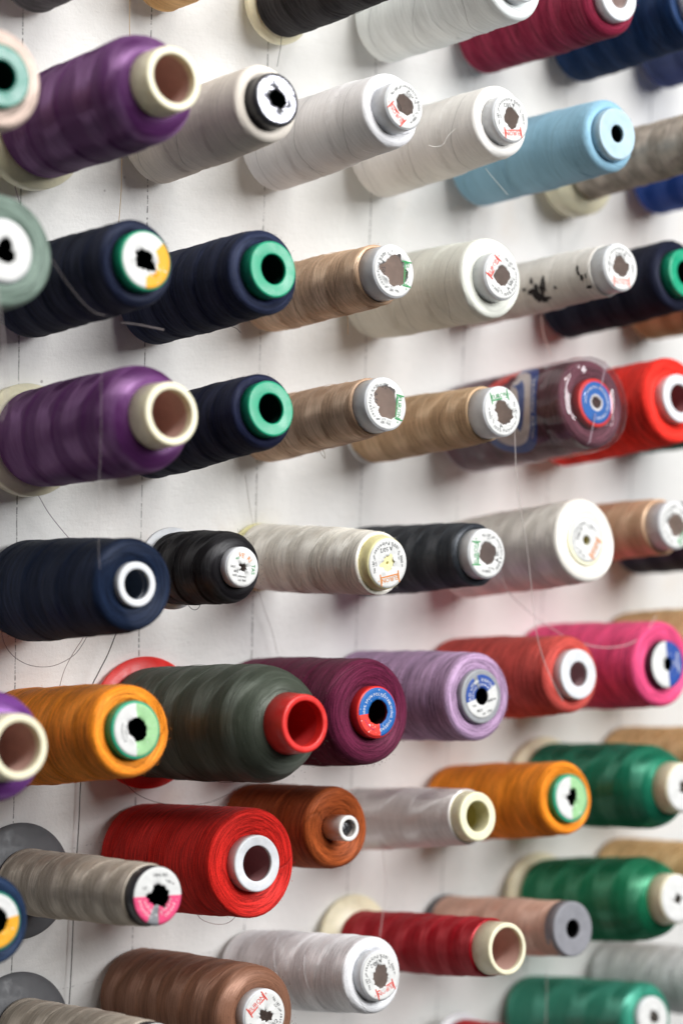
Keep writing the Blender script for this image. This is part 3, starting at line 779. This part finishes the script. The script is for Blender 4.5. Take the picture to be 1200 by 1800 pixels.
# --- eighth row
spool('taupe2', 'taupe spool on a grey flange cut by the bottom left corner', (176, 164, 149), 'sheeny', **TP, lab=dict(hole=.42, jag=.22, R=.97, sector=TL, items=TI))
spool('brown', 'cocoa brown spool with a red wordmark on its torn white disc at the bottom edge', (134, 94, 74), 'sheeny', rb=34, rh=32, rt=17.4, ri=11, prot=6, bh=9, dip=1.5, freq=80, fuzz=220, segs=100, strands=2,
      lab=cup('r', 33, .34, jag=.3, curl=1.6))
spool('white3', 'bright white spool with red wordmark upside down, left of the crimson cone', (242, 242, 244), 'sheeny', rb=27.5, rh=26, rt=17.4, ri=11.5, prot=7, bh=4, freq=60, fuzz=100, strands=2,
      lab=cup('r', 195, .40, jag=.22))
spool('darkred', 'crimson thread cone with long cream tube and wide cream flange', (158, 16, 30), 'sheeny', cat='thread cone', name='thread_cone', rb=22, rh=20.6, rt=18.4, ri=14.8, cav=14.8, tint=(206, 174, 160), re=19.5, prot=17, z0=10, bh=1.5, tube=CREAM, rf=34, hf=10, tf=3, rn=22, freq=82, groove=0)
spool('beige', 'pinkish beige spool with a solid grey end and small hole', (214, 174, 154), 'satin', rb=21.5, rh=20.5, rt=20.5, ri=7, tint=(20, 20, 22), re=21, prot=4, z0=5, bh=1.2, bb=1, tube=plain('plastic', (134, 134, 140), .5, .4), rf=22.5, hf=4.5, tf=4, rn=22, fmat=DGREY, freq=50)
spool('green2', 'lower green thread cone with cream tube, right of the pinkish beige spool', (26, 114, 78), 'silk', cat='thread cone', name='thread_cone', **GC, lab=dict(hole=.2, jag=.15))
spool('gold3', 'golden yellow spool behind the lower green cone', (218, 180, 128), 'satin', rb=29, rh=28, segs=56)
# --- bottom row
spool('teal', 'teal green spool with white disc at the bottom right', (58, 146, 122), 'silk', rb=30, rh=27.5, rt=17, ri=10, prot=4, bh=7, freq=50, groove=0, segs=64, lab=dict(hole=.32, jag=.3))
spool('red4', 'red spool with white tube at the bottom edge, in front of the teal spool', (186, 28, 36), 'silk', rb=24, rh=22, rt=17, ri=11, prot=9, tube=WHITE, rf=29, hf=5, rn=22, z0=6, freq=82, groove=0, segs=64)
spool('white5', 'blurred white spool at the right edge below the lower green cone', (222, 222, 224), 'matte', rb=28, rh=27, segs=64)

# ------------------------------------------------------------------ extras that belong to single spools
def ink_stains():
    """soaked patches lying on the thin white spool's thread"""
    root, c = STAIN
    rnd = random.Random(4)
    L = c['L'] / U
    V, F = [], []
    ma = plain('ink_stain', (52, 49, 50), .8, .2)
    blobs = [(L - 72, 197, 3.2, 2.0), (L - 68, 205, 3.6, 5.2), (L - 64, 216, 3.0, 3.8), (L - 61, 196, 2.0, 4.6), (L - 58, 186, 1.5, 4.6), (L - 70, 176, 1.4, 3.0), (L - 78, 190, 1.8, 1.2), (L - 60, 220, 3.4, 1.6), (L - 66, 193, 1.8, 3.0),
             (L - 48, 200, 1.2, 1.2), (L - 24, 172, 1.0, 3.2), (L - 21, 192, 1.5, 2.4), (L - 17, 190, .8, 1.6), (L - 18, 216, 2.4, 1.2), (L - 23, 182, .9, 1.5), (L - 70, 214, 1.6, 1.4)]
    z0 = 1.5
    for zc, ad, dz, dl in blobs:
        o = len(V); n = 18
        cen = None
        ring = []
        for j in range(n + 1):
            t = 2 * math.pi * j / n
            k = 0 if j == n else 1 + rnd.uniform(-.35, .4)
            z = zc + dz * k * math.cos(t); a = math.radians(ad) + dl * k * math.sin(t) / 19.5
            f = (z - z0) / (L - c['prot'] - z0)
            r = c['rb'] + (c['rh'] - c['rb']) * f + .6 * math.sin(math.pi * min(max(f, 0), 1)) + .72 + (.06 if j == n else 0)
            V.append((r * U * math.cos(a), r * U * math.sin(a), z * U))
        for j in range(n): F.append((o + j, o + (j + 1) % n, o + n))
        new_obj('ink_stain', V[o:], [tuple(i - o for i in q) for q in F[-n:]], ma, root)
ink_stains()

def film():
    root, c = FILM
    L = c['L'] / U
    ma = bpy.data.materials.new('clear_film'); ma.use_nodes = True
    t = NT(ma.node_tree); nt = ma.node_tree
    for q in list(nt.nodes): nt.nodes.remove(q)
    out = t.n('ShaderNodeOutputMaterial'); tr = t.n('ShaderNodeBsdfTransparent'); gl = t.n('ShaderNodeBsdfGlossy')
    tr.inputs[0].default_value = (.93, .91, .93, 1); gl.inputs['Roughness'].default_value = .045
    tc = t.n('ShaderNodeTexCoord')
    bp = t.n('ShaderNodeBump'); bp.inputs['Strength'].default_value = 1.0; bp.inputs['Distance'].default_value = .0042
    t.l(t.noise(tc.outputs['Object'], 48.0, 1.0), bp.inputs['Height']); t.l(bp.outputs[0], gl.inputs['Normal'])
    fr = t.n('ShaderNodeFresnel'); fr.inputs[0].default_value = 1.33
    mx = t.n('ShaderNodeMixShader')
    t.l(t.math('MINIMUM', t.math('ADD', t.math('MULTIPLY', fr.outputs[0], .8), .03), .26), mx.inputs[0])
    df = t.n('ShaderNodeBsdfDiffuse'); df.inputs[0].default_value = (.85, .80, .83, 1)
    m0 = t.n('ShaderNodeMixShader'); m0.inputs[0].default_value = .015
    t.l(tr.outputs[0], m0.inputs[1]); t.l(df.outputs[0], m0.inputs[2]); t.l(m0.outputs[0], mx.inputs[1]); t.l(gl.outputs[0], mx.inputs[2]); t.l(mx.outputs[0], out.inputs[0])
    rnd = np.random.RandomState(3)
    pr = [(c['rb'] + 1.5, 1), (c['rb'] + 1.8, 6)]
    for k in range(1, 16): pr.append((c['rb'] + 1.6 + .25 * math.sin(k * 1.7), 6 + (L - 12) * k / 16))
    e = L - 5; R = c['rh'] + 1.6
    for k in range(7):
        a = math.pi / 2 * k / 6
        pr.append((R - 4 + 4 * math.cos(a), e + 5.5 * math.sin(a)))
    for k in range(1, 8): pr.append((max(.4, (R - 4) * (1 - k / 7)), e + 5.6 + .5 * math.sin(k * 1.3) + .25 * k / 7))
    ph = rnd.uniform(0, 6, 40)
    def mod(th, r, z, i):
        return (.22 * np.sin(5 * th + ph[i % 40]) + .12 * np.sin(11 * th + i)) * U * min(1, r / (20 * U))
    lathe('plastic_film', [(r * U, z * U) for r, z in pr], ma, root, segs=72, mod=mod)
    # the crimped seam of the film across the end
    V, F = [], []
    sm = plain('film_seam', (168, 150, 160), .25, .6)
    n = 60; d0 = math.radians(64)
    for j in range(n + 1):
        s = -1 + 2 * j / n
        off = .55 * (1 if j % 2 else -1)
        for w_ in (-.32, .32):
            q = R * .96 * s
            px, py = q * math.cos(d0) - (off + w_) * math.sin(d0), q * math.sin(d0) + (off + w_) * math.cos(d0)
            zz = e + 6.6 - (2.6 if abs(s) > .97 else 0) + .2 * (j % 2)
            V.append((px * U, py * U, zz * U))
    for j in range(n): F.append((2 * j, 2 * j + 1, 2 * j + 3, 2 * j + 2))
    F = [f for f, j in zip(F, range(n)) if abs(-1 + 2 * j / n) > .28]
    new_obj('film_seam', V, F, sm, root)
    # oval printed sticker under the film
    V, F, MI = [], [], []
    ms = [PAPERS['n'], plain('print', (216, 208, 202), .6, .3), PAPERS['r']]
    zc, hz, ac, ha = L - 58, 31, math.radians(168), math.radians(66)
    nr, na = 10, 64
    rr = lambda z: c['rb'] + (c['rh'] - c['rb']) * z / L + 1.1
    for i in range(nr + 1):
        for j in range(na):
            t_ = 2 * math.pi * j / na; k = max(.02, i / nr)
            z = zc + hz * k * math.cos(t_); a = ac + ha * k * math.sin(t_)
            V.append((rr(z) * U * math.cos(a), rr(z) * U * math.sin(a), z * U))
    for i in range(nr):
        for j in range(na):
            j2 = (j + 1) % na
            F.append((i * na + j, i * na + j2, (i + 1) * na + j2, (i + 1) * na + j))
            t_ = math.degrees(2 * math.pi * (j + .5) / na)
            MI.append(2 if (150 < t_ < 265 and i > 4) else (0 if i >= 8 or (i >= 4 and i < 6 and (t_ < 60 or t_ > 300)) else 1))
    st = new_obj('sticker', V, F, ms, root, midx=MI)
    # white lettering round the blue rim and a large blue letter
    V, F, MI = [], [], []
    ms = [INK['w'], INK['n'] if 'n' in INK else INK['b']]
    def bent(s, sz, k, t0, mi):
        pos = 0.0
        for ch in s:
            v, f = glyphs(ch, sz)
            w_ = sz * .4 if ch == ' ' or not len(v) else v[:, 0].max() + sz * .12
            if len(v):
                t_ = t0 + (pos + w_ / 2) / (hz * k)
                o = len(V)
                for q in v:
                    ds, dn = (q[0] - w_ / 2) / (hz * k), -(q[1] - sz * .35)
                    z = zc + (hz * k - dn) * math.cos(t_ + ds); a = ac - (ha * k - dn / rr(zc)) * math.sin(t_ + ds)
                    V.append(((rr(z) + .12) * U * math.cos(a), (rr(z) + .12) * U * math.sin(a), z * U))
                for q in f: F.append(tuple(i + o for i in q)); MI.append(mi)
            pos += w_
    bent('НИТКИ ШВЕЙНЫЕ', 4.2, .88, -.9, 0)
    for ch, z_, a_ in (('Л', zc + 6, ac - .25),):
        v, f = glyphs(ch, 22); o = len(V)
        for q in v:
            z = z_ + q[0] - 8; a = a_ - (q[1] - 8) / rr(zc)
            V.append(((rr(z) + .12) * U * math.cos(a), (rr(z) + .12) * U * math.sin(a), z * U))
        for q in f: F.append(tuple(i + o for i in q)); MI.append(1)
    new_obj('printed_text', V, F, ms, st, smooth=False, midx=MI)
film()

def screw_head():
    """the crosshead screw inside the narrow white tube"""
    root, c = RUST
    L = c['L'] / U; z = L - 3.2
    pr = [(.2, z - 8), (4.9, z - 8), (5.2, z - 2), (4.6, z - .6), (2.8, z), (.2, z + .05)]
    s = lathe('screw_head', [(r * U, q * U) for r, q in pr], STEEL, root, segs=32)
    dk = plain('screw_slot', (22, 22, 24), .6, .3)
    for a in (.4, .4 + math.pi / 2):
        cs, sn = math.cos(a), math.sin(a)
        V = []
        for zz in (z - .4, z + .16):
            for x, y in ((-3.4, -.55), (3.4, -.55), (3.4, .55), (-3.4, .55)):
                V.append(((x * cs - y * sn) * U, (x * sn + y * cs) * U, zz * U))
        new_obj('slot', V, [(3, 2, 1, 0), (4, 5, 6, 7), (0, 1, 5, 4), (1, 2, 6, 5), (2, 3, 7, 6), (3, 0, 4, 7)], dk, s, smooth=False)
screw_head()


# ------------------------------------------------------------------ pegs the spools hang on
def pegs():
    for key, (x, y, z, tilt, L) in GEO.items():
        n = Vector((0, -math.cos(math.radians(tilt)), math.sin(math.radians(tilt))))

        a0 = Vector((x, -.0005, z + (y + .005) * math.tan(math.radians(tilt)) + .0025))
        v, f = tube_mesh([a0, a0 + n * (L * .55 - y)], .003, 10)
        o = new_obj('peg', v, f, BARE, WALL)
pegs()

# ------------------------------------------------------------------ loose threads
STRAND_PATHS = {
    'dark_tail': [(0.1701, -0.026, 0.5119), (0.1712, -0.024, 0.5), (0.1717, -0.022, 0.4932), (0.1718, -0.02, 0.4856)],
    'gold_long': [(0.0646, -0.014, 0.5205), (0.0646, -0.014, 0.5041), (0.0652, -0.014, 0.4942)],
    'gold_lower': [(0.0651, -0.008, 0.4304), (0.065, -0.008, 0.4176), (0.0649, -0.008, 0.4041), (0.0636, -0.008, 0.3854)],
    'violet_short': [(-0.0109, -0.01, 0.409), (-0.0097, -0.01, 0.4045), (-0.0057, -0.008, 0.3968)],
    'violet_down': [(-0.0043, -0.02, 0.2339), (0.0026, -0.018, 0.2272), (0.0128, -0.014, 0.2151), (0.0235, -0.012, 0.2038), (0.0325, -0.012, 0.1945)],
    'loop_grey': [(-0.0286, -0.03, 0.1515), (-0.0229, -0.026, 0.1401), (-0.0126, -0.022, 0.1304), (0.0005, -0.02, 0.1241), (0.0145, -0.02, 0.1228), (0.0272, -0.022, 0.1281), (0.0325, -0.026, 0.1376), (0.0338, -0.03, 0.1469)],
    'loop_tail': [(0.0337, -0.024, 0.1431), (0.0335, -0.022, 0.1379), (0.029, -0.018, 0.1278), (0.0257, -0.014, 0.117), (0.0235, -0.012, 0.1056)],
    'black_long': [(0.0621, -0.02, 0.143), (0.0606, -0.018, 0.1379), (0.0573, -0.014, 0.124), (0.0528, -0.01, 0.1113), (0.0493, -0.008, 0.1006), (0.0462, -0.006, 0.0701), (0.0449, -0.005, 0.0412), (0.0441, -0.005, 0.0159), (0.0419, -0.005, -0.0238), (0.0403, -0.005, -0.0751), (0.0391, -0.005, -0.0989)],
    'olive_arc': [(0.0646, -0.02, 0.0489), (0.0658, -0.024, 0.0432), (0.073, -0.028, 0.0357), (0.0868, -0.03, 0.0293), (0.1044, -0.03, 0.0251), (0.1245, -0.03, 0.0235), (0.1425, -0.03, 0.0267)],
    'clear_a': [(0.2848, -0.128, 0.2719), (0.288, -0.127, 0.2518), (0.291, -0.126, 0.2369), (0.2987, -0.124, 0.2105), (0.3073, -0.122, 0.1874), (0.3149, -0.121, 0.1567), (0.3208, -0.121, 0.1297), (0.329, -0.121, 0.1098), (0.3381, -0.122, 0.0936), (0.3471, -0.123, 0.0804)],
    'clear_b': [(0.3237, -0.08, 0.1687), (0.3327, -0.08, 0.1506), (0.3475, -0.085, 0.1356), (0.3627, -0.095, 0.1229), (0.375, -0.105, 0.1148), (0.3981, -0.11, 0.1088), (0.4217, -0.112, 0.1091), (0.4386, -0.112, 0.1161), (0.4478, -0.112, 0.1265)],
    'clear_c': [(-0.1062, -0.15, 0.356), (-0.1037, -0.15, 0.3388), (-0.1015, -0.15, 0.3244), (-0.0988, -0.148, 0.3098), (-0.0977, -0.146, 0.2965), (-0.0994, -0.144, 0.2862)],
    'clear_d': [(-0.0691, -0.125, 0.377), (-0.0584, -0.122, 0.3705), (-0.0481, -0.12, 0.3592), (-0.0358, -0.118, 0.3471), (-0.0253, -0.116, 0.3399), (-0.0141, -0.112, 0.3375)],
    'clear_e': [(-0.0293, -0.13, 0.3128), (-0.0286, -0.13, 0.276), (-0.0277, -0.128, 0.248), (-0.0261, -0.126, 0.2133), (-0.0251, -0.126, 0.2007)],
    'clear_f': [(0.2476, -0.06, -0.0194), (0.2537, -0.058, -0.0484), (0.2516, -0.058, -0.0685), (0.2476, -0.06, -0.0841)],
    'clear_g': [(0.3889, -0.08, -0.1275), (0.3904, -0.08, -0.1509), (0.3906, -0.08, -0.172)],
    'red_tail': [(0.0881, -0.07, -0.0308), (0.0893, -0.072, -0.0341), (0.0949, -0.074, -0.0375), (0.1022, -0.076, -0.0394), (0.1066, -0.08, -0.0373), (0.1044, -0.09, -0.029)],
    'black_loop': [(0.0831, -0.06, 0.1624), (0.083, -0.062, 0.1592), (0.085, -0.064, 0.1573), (0.0868, -0.066, 0.1585), (0.0889, -0.066, 0.1621)],
    'tan_loop': [(0.1778, -0.066, 0.2493), (0.1781, -0.068, 0.247), (0.1788, -0.07, 0.2454), (0.1766, -0.072, 0.2486), (0.1746, -0.072, 0.2516)],
    'white_tail': [(0.2816, -0.096, 0.4276), (0.2864, -0.096, 0.4235), (0.2937, -0.096, 0.418), (0.3042, -0.094, 0.4115)],
    'white_curl': [(0.2318, -0.096, 0.4399), (0.2362, -0.098, 0.4391), (0.2405, -0.1, 0.4407), (0.2422, -0.102, 0.4456), (0.2458, -0.104, 0.4499), (0.2477, -0.106, 0.4514)],
    'pale_end': [(0.0049, -0.098, 0.3327), (0.0139, -0.1, 0.3318), (0.0222, -0.102, 0.3303), (0.0298, -0.104, 0.3288)],
    'wall_a': [(0.1661, -0.006, 0.2281), (0.1689, -0.006, 0.215), (0.1716, -0.006, 0.2037), (0.1743, -0.006, 0.1924)],
    'wall_b': [(0.1758, -0.006, 0.2294), (0.1759, -0.006, 0.2146), (0.1762, -0.006, 0.1922)],
    'wall_c': [(0.1799, -0.006, 0.1507), (0.1856, -0.006, 0.137), (0.1918, -0.006, 0.1231), (0.1971, -0.006, 0.1073)],
    'plum_wisp': [(0.2501, -0.08, 0.0794), (0.2542, -0.08, 0.0766), (0.2569, -0.08, 0.0717), (0.2536, -0.08, 0.069), (0.2514, -0.08, 0.0724), (0.2553, -0.08, 0.0741)],
    'red_end': [(0.0787, -0.096, -0.0165), (0.0837, -0.098, -0.0179), (0.0879, -0.101, -0.0193), (0.0929, -0.103, -0.0218)],
    'tan_down': [(0.1835, -0.08, 0.3378), (0.1869, -0.078, 0.3307), (0.189, -0.076, 0.3225)],
    'navy_tails': [(0.1003, -0.07, 0.3285), (0.1052, -0.072, 0.3269), (0.1087, -0.072, 0.3242)],
    'mid_faint': [(0.3737, -0.06, 0.3319), (0.3774, -0.06, 0.3184), (0.3854, -0.06, 0.3047)],
}

def loose(key, label, rgb, rad, finish=None, clear=False):
    pts = catmull(STRAND_PATHS[key], 8)
    v, f = tube_mesh(pts, rad, 6)
    if clear:
        ma = bpy.data.materials.get('clear_thread')
        if ma is None:
            ma = bpy.data.materials.new('clear_thread'); ma.use_nodes = True
            t = NT(ma.node_tree); b = ma.node_tree.nodes['Principled BSDF']
            b.inputs['Base Color'].default_value = lin((225, 215, 212)); b.inputs['Roughness'].default_value = .25
            b.inputs['Alpha'].default_value = .42
    else:
        ma = plain('loose_thread', rgb, .6, .3)
    o = new_obj('loose_thread', v, f, ma)
    o['label'] = label; o['category'] = 'loose thread'; o['group'] = 'loose threads hanging on the wall'
loose('dark_tail', 'dark thread end hanging from the black spool at the top edge', (52, 50, 54), .00016)
loose('gold_long', 'golden thread hanging down from the top edge left of the golden tan spool', (196, 164, 116), .00022)
loose('gold_lower', 'golden thread hanging on the wall left of the off white spool', (190, 160, 116), .00022)
loose('violet_short', 'short violet thread on the wall under the upper purple cone', (110, 76, 116), .00022)
loose('violet_down', 'dark violet thread slanting down from the lower purple cone', (112, 92, 108), .00020)
loose('loop_grey', 'wide dark thread loop hanging under the blue navy spool', (84, 70, 72), .00018)
loose('loop_tail', 'thin reddish thread tail crossing the wide loop under the blue navy spool', (110, 78, 82), .00017)
loose('black_long', 'long black thread running down the wall behind the orange spool', (30, 28, 30), .00034)
loose('olive_arc', 'dark thread arc sagging below the olive cone and its red flange', (62, 52, 48), .00018)
loose('clear_a', 'clear nylon thread hanging down to the coral red spool', (0, 0, 0), .00034, clear=True)
loose('clear_b', 'clear nylon thread loop sagging in front of the hot pink spool', (0, 0, 0), .00034, clear=True)
loose('clear_c', 'clear nylon thread hanging at the left edge beside the purple cones', (0, 0, 0), .00028, clear=True)
loose('clear_d', 'clear nylon thread lying across the navy spool with white and orange disc', (0, 0, 0), .00008, clear=True)
loose('clear_e', 'clear nylon thread hanging straight down across the lower purple cone', (0, 0, 0), .00009, clear=True)
loose('clear_f', 'fine pale thread hanging from the silky white spool to the crimson cone', (0, 0, 0), .00025, clear=True)
loose('clear_g', 'fine pale thread hanging across the teal green spool', (0, 0, 0), .00026, clear=True)
loose('red_tail', 'dark red thread loop hanging under the scarlet red spool', (120, 36, 34), .00016)
loose('red_end', 'short bright red thread end on the lower rim of the scarlet red spool', (214, 70, 50), .00022)
loose('black_loop', 'tiny black thread loop under the small black spool', (40, 36, 36), .00018)
loose('tan_loop', 'tiny tan thread loop under the brownish tan spool', (150, 124, 98), .00015)
loose('white_tail', 'short white thread end lying on the light blue spool', (226, 226, 220), .00014)
loose('white_curl', 'white thread curl on the side of the warm white spool', (236, 234, 230), .00014)
loose('pale_end', 'thick pale thread end sticking out in front of the navy spools', (112, 104, 104), .00045)
loose('wall_a', 'faint thread slanting on the wall above the cream spool', (150, 140, 136), .00016)
loose('wall_b', 'faint straight thread on the wall above the cream spool', (150, 140, 136), .00014)
loose('wall_c', 'faint thread slanting down the wall under the cream spool', (156, 146, 142), .00016)
loose('plum_wisp', 'tiny curled wisp beside the plum burgundy spool', (110, 60, 84), .00012)
loose('tan_down', 'short tan thread end hanging under the thick pale mint grey spool', (190, 150, 110), .00018)
loose('navy_tails', 'dark thread tail under the third row navy spool', (58, 56, 64), .00016)
loose('mid_faint', 'pale thread on the wall under the ink stained spool', (210, 180, 170), .0003)
